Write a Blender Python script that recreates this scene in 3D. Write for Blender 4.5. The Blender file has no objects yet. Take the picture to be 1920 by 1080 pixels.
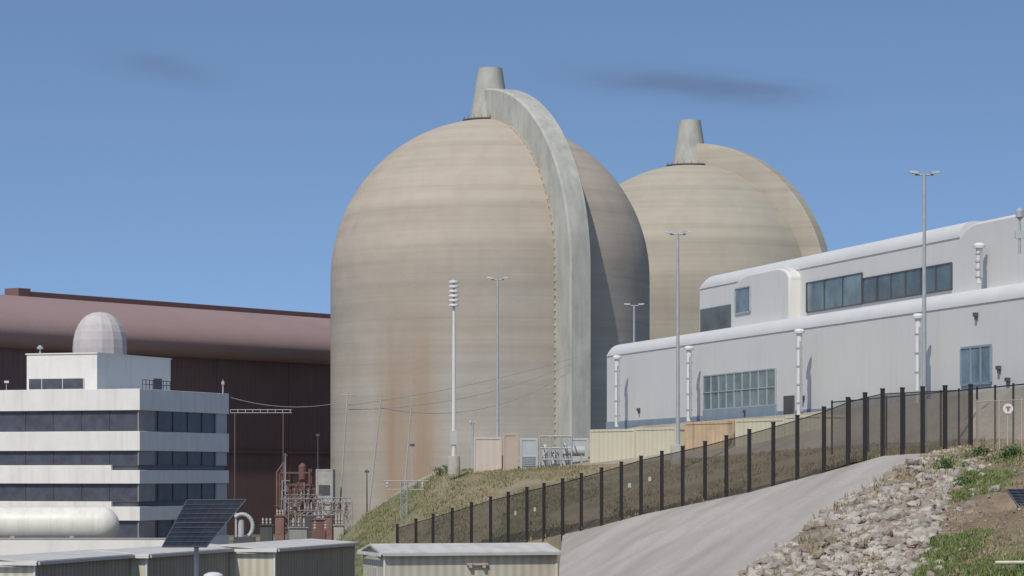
import bpy, bmesh, math, random
from mathutils import Vector, Euler, noise as mnoise
random.seed(7)
R=math.radians; F=5444.0; CZ=9.0; HY=890.0
scn=bpy.context.scene; col=scn.collection
def W(px,py,D): return Vector(((px-960)/F*D, D, CZ+(HY-py)/F*D))
# ---------------------------------------------------------------- materials
def mat(name,colr,rough=.8,var=.12,scale=.6,bump=0.,metal=0.,stretch=(1,1,1),corr_shade=None,alpha=1.,stain=0.,spec=.3):
    m=bpy.data.materials.new(name); m.use_nodes=True; nt=m.node_tree; N=nt.nodes; L=nt.links
    b=N['Principled BSDF']; b.inputs['Roughness'].default_value=rough; b.inputs['Metallic'].default_value=metal
    b.inputs['Specular IOR Level'].default_value=spec
    tc=N.new('ShaderNodeTexCoord'); mp=N.new('ShaderNodeMapping'); mp.inputs['Scale'].default_value=stretch
    L.new(tc.outputs['Object'],mp.inputs['Vector'])
    n=N.new('ShaderNodeTexNoise'); n.inputs['Scale'].default_value=scale; n.inputs['Detail'].default_value=8; n.inputs['Roughness'].default_value=.65
    L.new(mp.outputs[0],n.inputs['Vector'])
    mr=N.new('ShaderNodeMapRange'); mr.inputs[1].default_value=.3; mr.inputs[2].default_value=.7; mr.inputs[3].default_value=1-var; mr.inputs[4].default_value=1+var
    L.new(n.outputs['Fac'],mr.inputs[0])
    mx=N.new('ShaderNodeVectorMath'); mx.operation='SCALE'; mx.inputs[0].default_value=colr
    L.new(mr.outputs[0],mx.inputs['Scale']); out=mx.outputs[0]
    if stain>0:
        mp2=N.new('ShaderNodeMapping'); mp2.inputs['Scale'].default_value=(1,1,.08); L.new(tc.outputs['Object'],mp2.inputs['Vector'])
        n2=N.new('ShaderNodeTexNoise'); n2.inputs['Scale'].default_value=1.6; n2.inputs['Detail'].default_value=6; L.new(mp2.outputs[0],n2.inputs['Vector'])
        m2=N.new('ShaderNodeMapRange'); m2.inputs[1].default_value=.5; m2.inputs[2].default_value=.75; m2.inputs[3].default_value=1; m2.inputs[4].default_value=1-stain
        L.new(n2.outputs['Fac'],m2.inputs[0])
        s=N.new('ShaderNodeVectorMath'); s.operation='SCALE'; L.new(out,s.inputs[0]); L.new(m2.outputs[0],s.inputs['Scale']); out=s.outputs[0]
    if corr_shade:  # ribs as darker colour bands: groove shade painted in, no relief
        wv=N.new('ShaderNodeTexWave'); wv.wave_type='BANDS'; wv.bands_direction=corr_shade[0]; wv.inputs['Scale'].default_value=.314/corr_shade[1]
        L.new(tc.outputs['Object'],wv.inputs['Vector'])
        m3=N.new('ShaderNodeMapRange'); m3.inputs[3].default_value=1-corr_shade[2]; m3.inputs[4].default_value=1
        L.new(wv.outputs['Fac'],m3.inputs[0])
        s=N.new('ShaderNodeVectorMath'); s.operation='SCALE'; L.new(out,s.inputs[0]); L.new(m3.outputs[0],s.inputs['Scale']); out=s.outputs[0]
    L.new(out,b.inputs['Base Color'])
    if bump>0:
        bp=N.new('ShaderNodeBump'); bp.inputs['Strength'].default_value=bump; bp.inputs['Distance'].default_value=.2
        L.new(n.outputs['Fac'],bp.inputs['Height']); L.new(bp.outputs[0],b.inputs['Normal'])
    if alpha<1: b.inputs['Alpha'].default_value=alpha
    return m
def two(name,c1,c2,scale=.3,fine=4.,rough=.95,bump=.4,stretch=(1,1,1),lo=.42,hi=.58,green=None,rot=0):
    m=mat(name,c1,rough,.18,fine,bump); nt=m.node_tree; N=nt.nodes; L=nt.links; b=N['Principled BSDF']
    src=b.inputs['Base Color'].links[0].from_socket
    tc=N.new('ShaderNodeTexCoord'); mr0=N.new('ShaderNodeMapping'); mr0.inputs['Rotation'].default_value=(0,0,rot); L.new(tc.outputs['Object'],mr0.inputs[0])
    mp=N.new('ShaderNodeMapping'); mp.inputs['Scale'].default_value=stretch; L.new(mr0.outputs[0],mp.inputs[0])
    n=N.new('ShaderNodeTexNoise'); n.inputs['Scale'].default_value=scale; n.inputs['Detail'].default_value=7; L.new(mp.outputs[0],n.inputs['Vector'])
    mr=N.new('ShaderNodeMapRange'); mr.inputs[1].default_value=lo; mr.inputs[2].default_value=hi; L.new(n.outputs['Fac'],mr.inputs[0])
    mx=N.new('ShaderNodeMix'); mx.data_type='RGBA'; mx.inputs[7].default_value=(*c2,1); L.new(src,mx.inputs[6]); L.new(mr.outputs[0],mx.inputs[0])
    out=mx.outputs[2]
    if green:
        sp=N.new('ShaderNodeSeparateXYZ'); L.new(tc.outputs['Object'],sp.inputs[0])
        r=N.new('ShaderNodeMapRange'); r.inputs[1].default_value=green[1]; r.inputs[2].default_value=green[2]; r.inputs[3].default_value=0; r.inputs[4].default_value=1; L.new(sp.outputs[green[0]],r.inputs[0])
        a=N.new('ShaderNodeMath'); a.operation='MULTIPLY_ADD'; L.new(n.outputs['Fac'],a.inputs[0]); a.inputs[1].default_value=4.; a.inputs[2].default_value=-2.
        c=N.new('ShaderNodeMath'); c.operation='ADD'; c.use_clamp=True; L.new(a.outputs[0],c.inputs[0]); L.new(r.outputs[0],c.inputs[1])
        d=N.new('ShaderNodeMath'); d.operation='MULTIPLY'; L.new(c.outputs[0],d.inputs[0]); L.new(r.outputs[0],d.inputs[1])
        m2=N.new('ShaderNodeMix'); m2.data_type='RGBA'; m2.inputs[7].default_value=(*green[3],1); L.new(out,m2.inputs[6]); L.new(d.outputs[0],m2.inputs[0]); out=m2.outputs[2]
    L.new(out,b.inputs['Base Color']); return m
def dome_mat(name,c1,c2,stainx=None):
    m=bpy.data.materials.new(name); m.use_nodes=True; nt=m.node_tree; N=nt.nodes; L=nt.links
    b=N['Principled BSDF']; b.inputs['Roughness'].default_value=.95; b.inputs['Specular IOR Level'].default_value=.12
    tc=N.new('ShaderNodeTexCoord')
    def noi(sc,st,det=7):
        mp=N.new('ShaderNodeMapping'); mp.inputs['Scale'].default_value=st; L.new(tc.outputs['Object'],mp.inputs[0])
        n=N.new('ShaderNodeTexNoise'); n.inputs['Scale'].default_value=sc; n.inputs['Detail'].default_value=det; L.new(mp.outputs[0],n.inputs['Vector']); return n.outputs['Fac']
    def mr(s,a,c,lo,hi):
        r=N.new('ShaderNodeMapRange'); r.inputs[1].default_value=a; r.inputs[2].default_value=c; r.inputs[3].default_value=lo; r.inputs[4].default_value=hi; L.new(s,r.inputs[0]); return r.outputs[0]
    def mul(a,bb):
        r=N.new('ShaderNodeMath'); r.operation='MULTIPLY'; L.new(a,r.inputs[0]); L.new(bb,r.inputs[1]); return r.outputs[0]
    sep=N.new('ShaderNodeSeparateXYZ'); L.new(tc.outputs['Object'],sep.inputs[0])
    mx=N.new('ShaderNodeMix'); mx.data_type='RGBA'; mx.inputs[6].default_value=(*c1,1); mx.inputs[7].default_value=(*c2,1)
    hz=mr(sep.outputs['Z'],14,42,1.,.0)
    ad=N.new('ShaderNodeMath'); ad.operation='ADD'; L.new(hz,ad.inputs[0]); L.new(mr(noi(.06,(1,1,1.6)),.3,.7,-.4,.4),ad.inputs[1]); ad.use_clamp=True
    L.new(ad.outputs[0],mx.inputs[0])
    f=mr(noi(.35,(1,1,1.2)),.3,.7,.96,1.04)
    f=mul(f,mr(noi(.16,(.10,.10,2.4),3),.40,.60,.94,1.04))
    f=mul(f,mr(noi(.30,(.06,.06,3.6),2),.42,.58,.965,1.03))
    f=mul(f,mr(noi(.45,(1,1,.06)),.52,.75,1.,.94))
    fr=N.new('ShaderNodeMath'); fr.operation='PINGPONG'; fr.inputs[1].default_value=1.5; L.new(sep.outputs['Z'],fr.inputs[0])
    f=mul(f,mr(fr.outputs[0],0,.16,.94,1.))
    s=N.new('ShaderNodeVectorMath'); s.operation='SCALE'; L.new(mx.outputs[2],s.inputs[0]); L.new(f,s.inputs['Scale']); out=s.outputs[0]
    if stainx is not None:
        d=N.new('ShaderNodeMath'); d.operation='SUBTRACT'; L.new(sep.outputs['X'],d.inputs[0]); d.inputs[1].default_value=stainx
        a=N.new('ShaderNodeMath'); a.operation='ABSOLUTE'; L.new(d.outputs[0],a.inputs[0])
        k=mul(mr(a.outputs[0],2.4,5.2,1,0),mr(sep.outputs['Z'],36,19,0,1)); k=mul(k,mr(noi(.35,(1,1,.12)),.3,.6,.5,.95))
        mm=N.new('ShaderNodeMix'); mm.data_type='RGBA'; mm.inputs[7].default_value=(.325,.235,.16,1); L.new(out,mm.inputs[6]); L.new(k,mm.inputs[0]); out=mm.outputs[2]
    L.new(out,b.inputs['Base Color'])
    bp=N.new('ShaderNodeBump'); bp.inputs['Strength'].default_value=.2; bp.inputs['Distance'].default_value=.15; L.new(noi(1.5,(1,1,1)),bp.inputs['Height']); L.new(bp.outputs[0],b.inputs['Normal'])
    return m
M={}
M['dome1']=dome_mat('tan_concrete',(.395,.335,.265),(.385,.355,.30),stainx=-10.8)
M['dome2']=dome_mat('ochre_concrete',(.37,.33,.26),(.355,.325,.265))
M['fin']=mat('green_grey_concrete',(.395,.385,.335),.9,.2,.35,.2,stretch=(1,1,.6),stain=.15)
M['anchor']=mat('pale_anchor_concrete',(.36,.31,.23),.9,.3,2)
M['redmetal']=mat('red_oxide_steel',(.16,.09,.075),.8)
M['roofred']=mat('maroon_roof_sheet',(.30,.205,.185),.65,.06,.08,corr_shade=('X',1.2,.03))
M['wallred']=mat('dark_maroon_cladding',(.165,.105,.095),.85,.10,.1,corr_shade=('X',1.0,.06),stain=.12)
M['beamred']=mat('maroon_ridge_steel',(.16,.095,.082),.8)
M['rado']=mat('pale_grey_pink_shell',(.47,.43,.41),.85,.1,.7,stain=.1)
M['offwhite']=mat('white_precast_panel',(.72,.685,.62),.7,.05,.5,corr_shade=('Y',3.4,.05),stain=.12)
M['offwhite2']=mat('white_painted_panel',(.72,.685,.62),.7,.05,.5,stain=.1)
M['navy']=mat('dark_navy_glass',(.07,.072,.09),.35,.3,.8,spec=.4)
M['mull']=mat('dark_mullion',(.085,.08,.08),.5)
M['pier']=mat('grey_corner_pier',(.26,.25,.24),.7)
M['dark']=mat('near_black_steel',(.022,.02,.02),.6)
M['wbwall']=mat('grey_metal_cladding',(.62,.60,.555),.55,.03,.25,corr_shade=('X',1.1,.004),stain=.05)
M['wbroof']=mat('white_roof_sheet',(.60,.59,.555),.55,.05,.3,corr_shade=('X',.7,.02))
M['glass']=mat('teal_window_glass',(.13,.185,.19),.15,.6,.35,spec=.7)
M['glassd']=mat('dark_window_glass',(.085,.115,.115),.15,.5,.4,spec=.6)
M['glassb']=mat('blue_window_glass',(.14,.19,.22),.18,.5,.5,spec=.6)
M['bluebase']=mat('blue_painted_base',(.24,.29,.33),.6)
M['alu']=mat('aluminium_frame',(.36,.39,.39),.4)
M['white']=mat('white_paint',(.62,.61,.58),.5,.08,1,stain=.12)
M['galv']=mat('galvanised_steel',(.37,.38,.38),.5,.12,2,metal=.1)
M['galvd']=mat('dull_yard_steel',(.27,.255,.23),.6,.2,2)
M['conc']=mat('grey_concrete',(.38,.355,.31),.9,.15,2,.2)
M['cream']=mat('cream_container_paint',(.60,.55,.40),.65,.06,.6,corr_shade=('X',.5,.1),stain=.1)
M['rust']=mat('rusty_orange_container',(.55,.40,.25),.8,.25,.5,corr_shade=('X',.5,.12),stain=.35)
M['pink']=mat('pinkish_beige_paint',(.54,.47,.40),.7,.06,.6,corr_shade=('X',.5,.06))
M['tanp']=mat('tan_paint',(.44,.35,.28),.7,.08,.6)
M['greyc']=mat('pale_grey_cabinet_paint',(.42,.43,.42),.6,.1,1)
M['shed']=mat('beige_shed_cladding',(.52,.48,.385),.65,.07,.8,corr_shade=('X',.45,.2),stain=.12)
M['shedshade']=mat('shaded_shed_cladding',(.30,.28,.235),.7,.1,.8,corr_shade=('X',.45,.2),stain=.15)  # darker copy of the shed beige: side-wall shade put into the base colour
M['shede']=mat('beige_shed_end_cladding',(.57,.53,.42),.65,.07,.8,corr_shade=('Y',.45,.22),stain=.12)
M['shedroof']=mat('pale_shed_roof',(.53,.51,.46),.6,.12,.8,corr_shade=('X',.9,.07),stain=.15)
M['tank']=mat('white_tank_paint',(.68,.645,.56),.45,.07,.8,stain=.15)
M['pv']=mat('solar_cells',(.022,.024,.032),.3,.3,2,spec=.5)
M['pvl']=mat('solar_frame',(.10,.11,.12),.4)
M['mesh']=mat('black_fence_mesh',(.06,.052,.043),.85,.25,3,alpha=.6)
M['link']=mat('grey_chain_link',(.24,.22,.19),.7,.2,3,alpha=.35)
M['road']=two('grey_gravel',(.42,.385,.335),(.33,.30,.255),.35,6.,stretch=(1.6,.07,1),lo=.36,hi=.64,rot=R(18))
M['ground']=two('dusty_ground',(.22,.20,.165),(.14,.13,.10),.05,.8)
M['bank']=two('dry_grass_soil',(.27,.215,.14),(.19,.165,.09),.14,2.5,bump=.2,green=('X',-2,-10,(.155,.16,.07)))
M['dirt']=two('brown_dirt_grass',(.28,.205,.145),(.19,.15,.095),.6,3.,bump=.9,green=('Y',93,85,(.15,.185,.065)))
M['rockbase']=two('rubble_soil',(.28,.23,.175),(.20,.165,.12),.5,4.)
M['plat']=two('tan_gravel',(.36,.31,.24),(.27,.24,.18),.15,3.)
M['rockm']=mat('pale_riprap_rock',(.36,.325,.275),.95,.42,1.1,.3)
M['rockm2']=mat('brown_riprap_rock',(.26,.21,.165),.95,.3,1.1,.3)
M['gdry']=mat('straw_grass',(.30,.24,.14),.9,.3,1.2)
M['ggreen']=mat('green_grass',(.15,.20,.06),.9,.4,.9)
M['golive']=mat('olive_grass',(.185,.185,.08),.9,.3,.9)
M['leaf']=mat('green_leaves',(.08,.135,.04),.85,.4,3)
M['wood']=mat('brown_stem',(.12,.08,.05),.9)
M['wire']=mat('grey_wire',(.38,.37,.34),.6)
M['redsign']=mat('red_sign_paint',(.38,.12,.10),.6)
M['redv']=mat('rust_red_paint',(.21,.12,.095),.8,.25,1)
# ---------------------------------------------------------------- mesh builder
class MB:
    def __init__(s): s.v=[]; s.f=[]
    def add(s,vs,fs):
        o=len(s.v); s.v+= [tuple(v) for v in vs]; s.f+=[tuple(i+o for i in f) for f in fs]; return s
    def box(s,x0,x1,y0,y1,z0,z1):
        return s.add([(x0,y0,z0),(x1,y0,z0),(x1,y1,z0),(x0,y1,z0),(x0,y0,z1),(x1,y0,z1),(x1,y1,z1),(x0,y1,z1)],
          [(0,3,2,1),(4,5,6,7),(0,1,5,4),(1,2,6,5),(2,3,7,6),(3,0,4,7)])
    def tube(s,p,q,r0,r1=None,n=8):
        r1=r0 if r1 is None else r1; p=Vector(p); q=Vector(q); d=(q-p).normalized()
        a=d.cross(Vector((0,0,1))); a=Vector((1,0,0)) if a.length<1e-3 else a.normalized(); b=d.cross(a).normalized()
        vs=[]
        for c,r in ((p,r0),(q,r1)):
            for i in range(n):
                t=2*math.pi*i/n; vs.append(c+a*math.cos(t)*r+b*math.sin(t)*r)
        fs=[(i,(i+1)%n,n+(i+1)%n,n+i) for i in range(n)]+[tuple(range(n))[::-1],tuple(range(n,2*n))]
        return s.add(vs,fs)
    def lathe(s,prof,n=24,c=(0,0),cap=True):
        vs=[];fs=[]
        for r,z in prof:
            for i in range(n):
                t=2*math.pi*i/n; vs.append((c[0]+r*math.cos(t),c[1]+r*math.sin(t),z))
        for k in range(len(prof)-1):
            for i in range(n):
                j=(i+1)%n; fs.append((k*n+i,k*n+j,(k+1)*n+j,(k+1)*n+i))
        if cap: fs.append(tuple(range(n))[::-1]); fs.append(tuple(range((len(prof)-1)*n,len(prof)*n)))
        return s.add(vs,fs)
    def prism(s,poly,a0,a1,axis='y'):
        n=len(poly); g=(lambda p,t:(p[0],t,p[1])) if axis=='y' else (lambda p,t:(t,p[0],p[1]))
        return s.add([g(p,a0) for p in poly]+[g(p,a1) for p in poly],[(i,(i+1)%n,n+(i+1)%n,n+i) for i in range(n)]+[tuple(range(n))[::-1],tuple(range(n,2*n))])
    def build(s,name,m,parent=None,smooth=False,bevel=0):
        me=bpy.data.meshes.new(name); me.from_pydata(s.v,[],s.f); me.materials.append(m)
        bm=bmesh.new(); bm.from_mesh(me); bmesh.ops.recalc_face_normals(bm,faces=bm.faces); bm.to_mesh(me); bm.free()
        if smooth:
            for p in me.polygons: p.use_smooth=True
            try: me.set_sharp_from_angle(angle=R(40))
            except Exception: pass
        o=bpy.data.objects.new(name,me); col.objects.link(o)
        if parent: o.parent=parent
        if bevel>0:
            bv=o.modifiers.new('bevel','BEVEL'); bv.width=bevel; bv.segments=2; bv.limit_method='ANGLE'
        return o
def thing(name,label,cat,loc=(0,0,0),rz=0,group=None):
    o=bpy.data.objects.new(name,None); col.objects.link(o); o.location=loc; o.rotation_euler=(0,0,rz); o['label']=label; o['category']=cat
    o.empty_display_size=.5
    if group:o['group']=group
    return o
def tag(o,label,cat,group=None,kind=None):
    o['label']=label; o['category']=cat
    if group:o['group']=group
    if kind:o['kind']=kind
    return o
class Fr:
    def __init__(s,x,y,z,ang): s.o=Vector((x,y,z)); s.a=ang; s.c=math.cos(ang); s.s=math.sin(ang)
    def loc(s,p):
        d=Vector(p)-s.o; return Vector((d.x*s.c+d.y*s.s,-d.x*s.s+d.y*s.c,d.z))
    def hit(s,px,py,axis,val):
        d=Vector(((px-960)/F,1,(HY-py)/F)); o=s.loc((0,0,CZ)); e=Vector((d.x*s.c+d.y*s.s,-d.x*s.s+d.y*s.c,d.z))
        t=(val-o[axis])/e[axis]; return o+e*t
# ---------------------------------------------------------------- terrain
def lerpline(P,t):
    t=max(0,min(1,t))*(len(P)-1); i=min(int(t),len(P)-2); return P[i].lerp(P[i+1],t-i)
def surf(A,B,u,v,amp=0,sc=.15):
    p=lerpline(A,u).lerp(lerpline(B,u),v); e=min(1,4*min(v,1-v))
    p=p.copy(); p.z+=amp*e*mnoise.fractal(Vector((p.x*sc,p.y*sc,3)),1,2,4); return p
def ribbon(name,A,B,nu,nv,m,amp=0,sc=.15,dz=0):
    mb=MB(); vs=[surf(A,B,i/nu,j/nv,amp,sc)+Vector((0,0,dz)) for i in range(nu+1) for j in range(nv+1)]
    fs=[(i*(nv+1)+j,(i+1)*(nv+1)+j,(i+1)*(nv+1)+j+1,i*(nv+1)+j+1) for i in range(nu) for j in range(nv)]
    mb.add(vs,fs); o=mb.build(name,m,smooth=True); o['kind']='structure'
    if sum(p.normal.z for p in o.data.polygons)<0: o.data.flip_normals()
    return o
Wp=lambda L:[W(*p) for p in L]
FB=[(700,1085,185),(848,1048,172),(920,1030,166),(988,1016,160),(1055,1003,155),(1130,985,151),(1204,965,148),(1322,942,143),(1405,923,139),(1495,900,135),(1545,886,133),(1600,866,131.3),(1655,855,130),(1740,852,128.5),(1820,850,127),(1960,850,124)]
FBw=Wp(FB)
Lr=Wp([(900,1500,62),(1046,1150,104),(1049,1060,132),(1055,1004,155),(1204,965,148),(1405,923,139),(1545,886,133),(1655,855,130),(1750,851,128),(1960,850,124)])
Rr=Wp([(1000,1500,60),(1180,1280,75),(1290,1160,85),(1390,1080,92),(1480,1015,98),(1570,950,105),(1655,900,112),(1735,857,119),(1800,853,121),(1960,852,120)])
Or=Wp([(1320,1700,56),(1520,1350,70),(1640,1180,80),(1712,1080,87),(1750,1000,93),(1768,945,99),(1795,900,106),(1840,865,113),(1890,856,117),(1985,853,118)])
OO=Wp([(2300,1700,54),(2300,1350,66),(2250,1180,74),(2200,1060,82),(2200,985,88),(2200,930,94),(2200,880,101),(2180,850,110),(2180,846,114),(2180,846,116)])
HA=.8
ribbon('road',Lr,Rr,90,40,M['road'],.14,.2)
lo=[Vector((p.x-.12,p.y,2.2)) for p in Lr[:4]]
ribbon('road_kerb',[p+Vector((0,0,0)) for p in Lr[:4]],lo,12,4,M['rockbase'])
ribbon('cut_slope',FBw[:5],[Vector((p.x-1.0,p.y-2.2,2.25)) for p in FBw[:4]]+[Vector((FBw[4].x-.12,FBw[4].y-.2,2.25))],16,5,M['bank'])
ribbon('rubble_slope',Rr,Or,80,24,M['rockbase'],.5,.35)
ribbon('hillside',Or,OO,120,80,M['dirt'],HA,.35)
PE=Wp([(640,1005,232),(690,962,228),(760,917,222),(828,884,215),(900,879,211),(1100,873,202),(1270,862,190),(1420,850,180),(1560,838,168),(1700,830,160),(1820,826,154),(1990,822,148)])
FBe=Wp([(600,1105,195),(700,1085,185),(848,1048,172),(988,1016,160),(1130,985,151),(1204,965,148),(1322,942,143),(1405,923,139),(1495,900,135),(1600,866,131.3),(1740,852,128.5),(1960,850,124)])
ribbon('embankment',FBe,PE,100,30,M['bank'],.22,.12,-.01)
BB=Wp([(640,1005,262),(690,962,262),(760,910,262),(828,880,262),(900,876,262),(1100,820,246),(1200,799,228),(1300,791,216),(1480,777,194),(1700,754,174),(1820,738,164),(1990,715,150)])
ribbon('terrace',PE,BB,60,16,M['plat'],.15,.15)
g=MB()
g.add([(-3000,200,0),(3000,200,0),(3000,6000,0),(-3000,6000,0)],[(0,1,2,3)]); g.build('ground',M['ground'])['kind']='structure'
g=MB(); vs=[];fs=[]
ys=[-60,40,100,150,200,222,240]; zs=[2.3,2.3,2.3,2.3,2.3,2.2,-.2]
for y,z in zip(ys,zs): vs+=[(-400,y,z),(-30,y,z),(30,y,z),(400,y,z)]
for i in range(6):
    for j in range(3): fs.append((i*4+j,i*4+j+1,i*4+j+5,i*4+j+4))
g.add(vs,fs); g.build('yard_ground',M['ground'])['kind']='structure'
# rocks ------------------------------------------------------------
bm=bmesh.new(); bmesh.ops.create_icosphere(bm,subdivisions=2,radius=1); IV=[v.co.copy() for v in bm.verts]; IF=[tuple(v.index for v in f.verts) for f in bm.faces]; bm.free()
bm=bmesh.new(); bmesh.ops.create_icosphere(bm,subdivisions=1,radius=1); JV=[v.co.copy() for v in bm.verts]; JF=[tuple(v.index for v in f.verts) for f in bm.faces]; bm.free()
def rock(mb,c,r,hi=False):
    V,Fc=(IV,IF) if hi else (JV,JF)
    e=Euler((random.uniform(-.6,.6),random.uniform(-.6,.6),random.uniform(0,6))).to_matrix(); s=Vector((random.uniform(.8,1.3),random.uniform(.6,1.1),random.uniform(.45,.8)))*r; off=Vector((random.random()*50,random.random()*50,0))
    out=[]
    for v in V:
        k=1+.4*mnoise.noise(v*1.1+off)
        out.append(c+e@Vector((v.x*s.x*k,v.y*s.y*k,v.z*s.z*k)))
    mb.add(out,Fc)
for nm,mm,n,lab in (('riprap_rubble',M['rockm'],6600,'pale broken rocks heaped down the slope beside the gravel road'),('brown_rubble',M['rockm2'],4200,'brownish broken rocks mixed through the pale rubble slope')):
    mb=MB()
    for i in range(n):
        u=random.uniform(.22,.9); v=random.betavariate(1.05,1.1)*1.02
        if random.random()<.12: v+=random.uniform(-.04,.22)
        if u>.66 and random.random()<(u-.66)*3.6: continue
        p=surf(Rr,Or,u,max(0,min(1,v)),.5,.35)
        if v>1: p=surf(Or,OO,u,(v-1),HA,.35)
        if mnoise.noise(Vector((p.x*.55,p.y*.3,2)))<-.28+random.uniform(-.1,.1): continue
        rock(mb,p+Vector((0,0,.02)),random.choice((.04,.06,.07,.09,.12,.15,.19,.24))*random.uniform(.8,1.2))
    tag(mb.build(nm,mm),lab,'rubble',kind='stuff')
mb=MB()
for i in range(900):
    p=surf(Or,OO,random.uniform(.3,1),random.uniform(.0,.45),HA,.35); rock(mb,p,random.uniform(.03,.09))
tag(mb.build('scattered_stones',M['rockm2']),'small stones scattered over the brown dirt hillside','stones',kind='stuff')
for i in range(46):
    u=random.uniform(.27,.74); v=random.uniform(.08,.97); p=surf(Rr,Or,u,v,.5,.35)
    mb=MB(); rock(mb,Vector((0,0,0)),random.uniform(.2,.33),True); o=mb.build('boulder',M['rockm'] if random.random()<.6 else M['rockm2']); o.location=p+Vector((0,0,.07))
    tag(o,'larger angular pale boulder lying in the rubble slope beside the gravel road','boulder','larger boulders in the rubble slope')
# grass ------------------------------------------------------------
def blades(name,A,B,n,m,lab,h,amp,sc,ur=(0,1),vr=(0,1),patch=None,th=0.):
    mb=MB()
    for i in range(n):
        u=random.uniform(*ur); v=random.uniform(*vr); p=surf(A,B,u,v,amp,sc)
        if mnoise.noise(Vector((p.x*.35,p.y*.12,patch or 0)))<th+random.uniform(-.25,.2): continue
        hh=h*random.uniform(.4,1.4)
        for k in range(5):
            a=random.uniform(0,6.28); w=hh*.2; dx,dy=math.cos(a),math.sin(a); q=p+Vector((random.uniform(-.3,.3),random.uniform(-.3,.3),-.03))
            mb.add([q+Vector((dx*w,dy*w,0)),q-Vector((dx*w,dy*w,0)),q+Vector((random.uniform(-.5,.5)*hh,random.uniform(-.5,.5)*hh,hh))],[(0,1,2)])
    o=mb.build(name,m); tag(o,lab,'grass',kind='stuff')
blades('dry_grass',FBe,PE,9000,M['gdry'],'dry straw coloured grass on the bank behind the black fence',.17,.22,.12,ur=(.08,1),patch=1,th=-.04)
blades('green_bank_grass',FBe,PE,7000,M['golive'],'olive green grass growing on the bank behind the black fence',.16,.22,.12,ur=(.0,.45),patch=6,th=-.1)
blades('hillside_grass',Or,OO,12000,M['ggreen'],'green grass in the bottom right corner of the hillside',.12,HA,.35,ur=(.2,.44),vr=(.02,.55),patch=9,th=-.15)
blades('crest_grass',Or,OO,2200,M['ggreen'],'green grass patch near the crest of the hillside under the chain link fence',.14,HA,.35,ur=(.56,.82),vr=(-.0,.25),patch=12,th=.02)
blades('crest_scrub',Rr,Or,2000,M['gdry'],'dry scrub grass at the top of the rubble slope by the road crest',.2,.5,.35,ur=(.64,.97),vr=(.15,1),patch=5,th=-.15)
blades('crest_green_scrub',Rr,Or,1000,M['golive'],'olive tufts growing among the rocks at the top of the rubble slope',.2,.5,.35,ur=(.6,.95),vr=(.4,1),patch=15,th=0)
blades('hillside_dry_grass',Or,OO,7000,M['gdry'],'dry grass on the brown dirt of the right hillside',.11,HA,.35,ur=(.24,1),vr=(0,.6),patch=3,th=.02)
blades('verge_weeds',Rr,Or,1300,M['gdry'],'dry weeds poking out between the rubble rocks',.2,.5,.35,ur=(.2,.95),patch=4)
def bush(px,py,D,w,h,lab,m='leaf',n=420):
    c=W(px,py,D); t=thing('shrub',lab,'shrub',c)
    mb=MB()
    for k in range(5): mb.tube((0,0,-.1),(random.uniform(-.4,.4)*w,random.uniform(-.3,.3)*w,h*.7),.03,.01,5)
    mb.build('stem',M['wood'],t); mb=MB()
    cl=[Vector((random.gauss(0,.35)*w,random.gauss(0,.3)*w,h*random.uniform(.15,.85))) for _ in range(8)]
    for k in range(n):
        p=random.choice(cl)+Vector((random.gauss(0,.14)*w,random.gauss(0,.14)*w,random.gauss(0,.14)*h)); p.z=max(p.z,0); s=random.uniform(.04,.09)*h+.02
        a=Vector((random.uniform(-1,1),random.uniform(-1,1),random.uniform(-1,1))).normalized()*s; b=Vector((random.uniform(-1,1),random.uniform(-1,1),random.uniform(-1,1))).normalized()*s
        mb.add([p,p+a,p+a+b,p+b],[(0,1,2,3)])
    mb.build('foliage',M[m],t)
bush(1885,873,112,.8,.75,'leafy green shrub at the right edge below the round sign')
bush(1808,922,103,.8,.55,'small green weed clump beside the rubble rocks')
bush(1780,888,110,.9,.6,'low dark green shrub at the top of the rubble slope')
bush(1838,866,114,.7,.55,'small green shrub on the crest by the road end')
bush(1760,868,117,.7,.4,'dry brownish shrub at the road crest above the rubble','gdry')
bush(1850,905,106,.6,.35,'dry brownish shrub on the dirt below the crest','gdry')
bush(830,892,213,1.0,.8,'olive green bush on the bank left of the siren pole')
bush(1815,1012,92,.7,.25,'low green weed clump on the brown dirt hillside')
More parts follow.
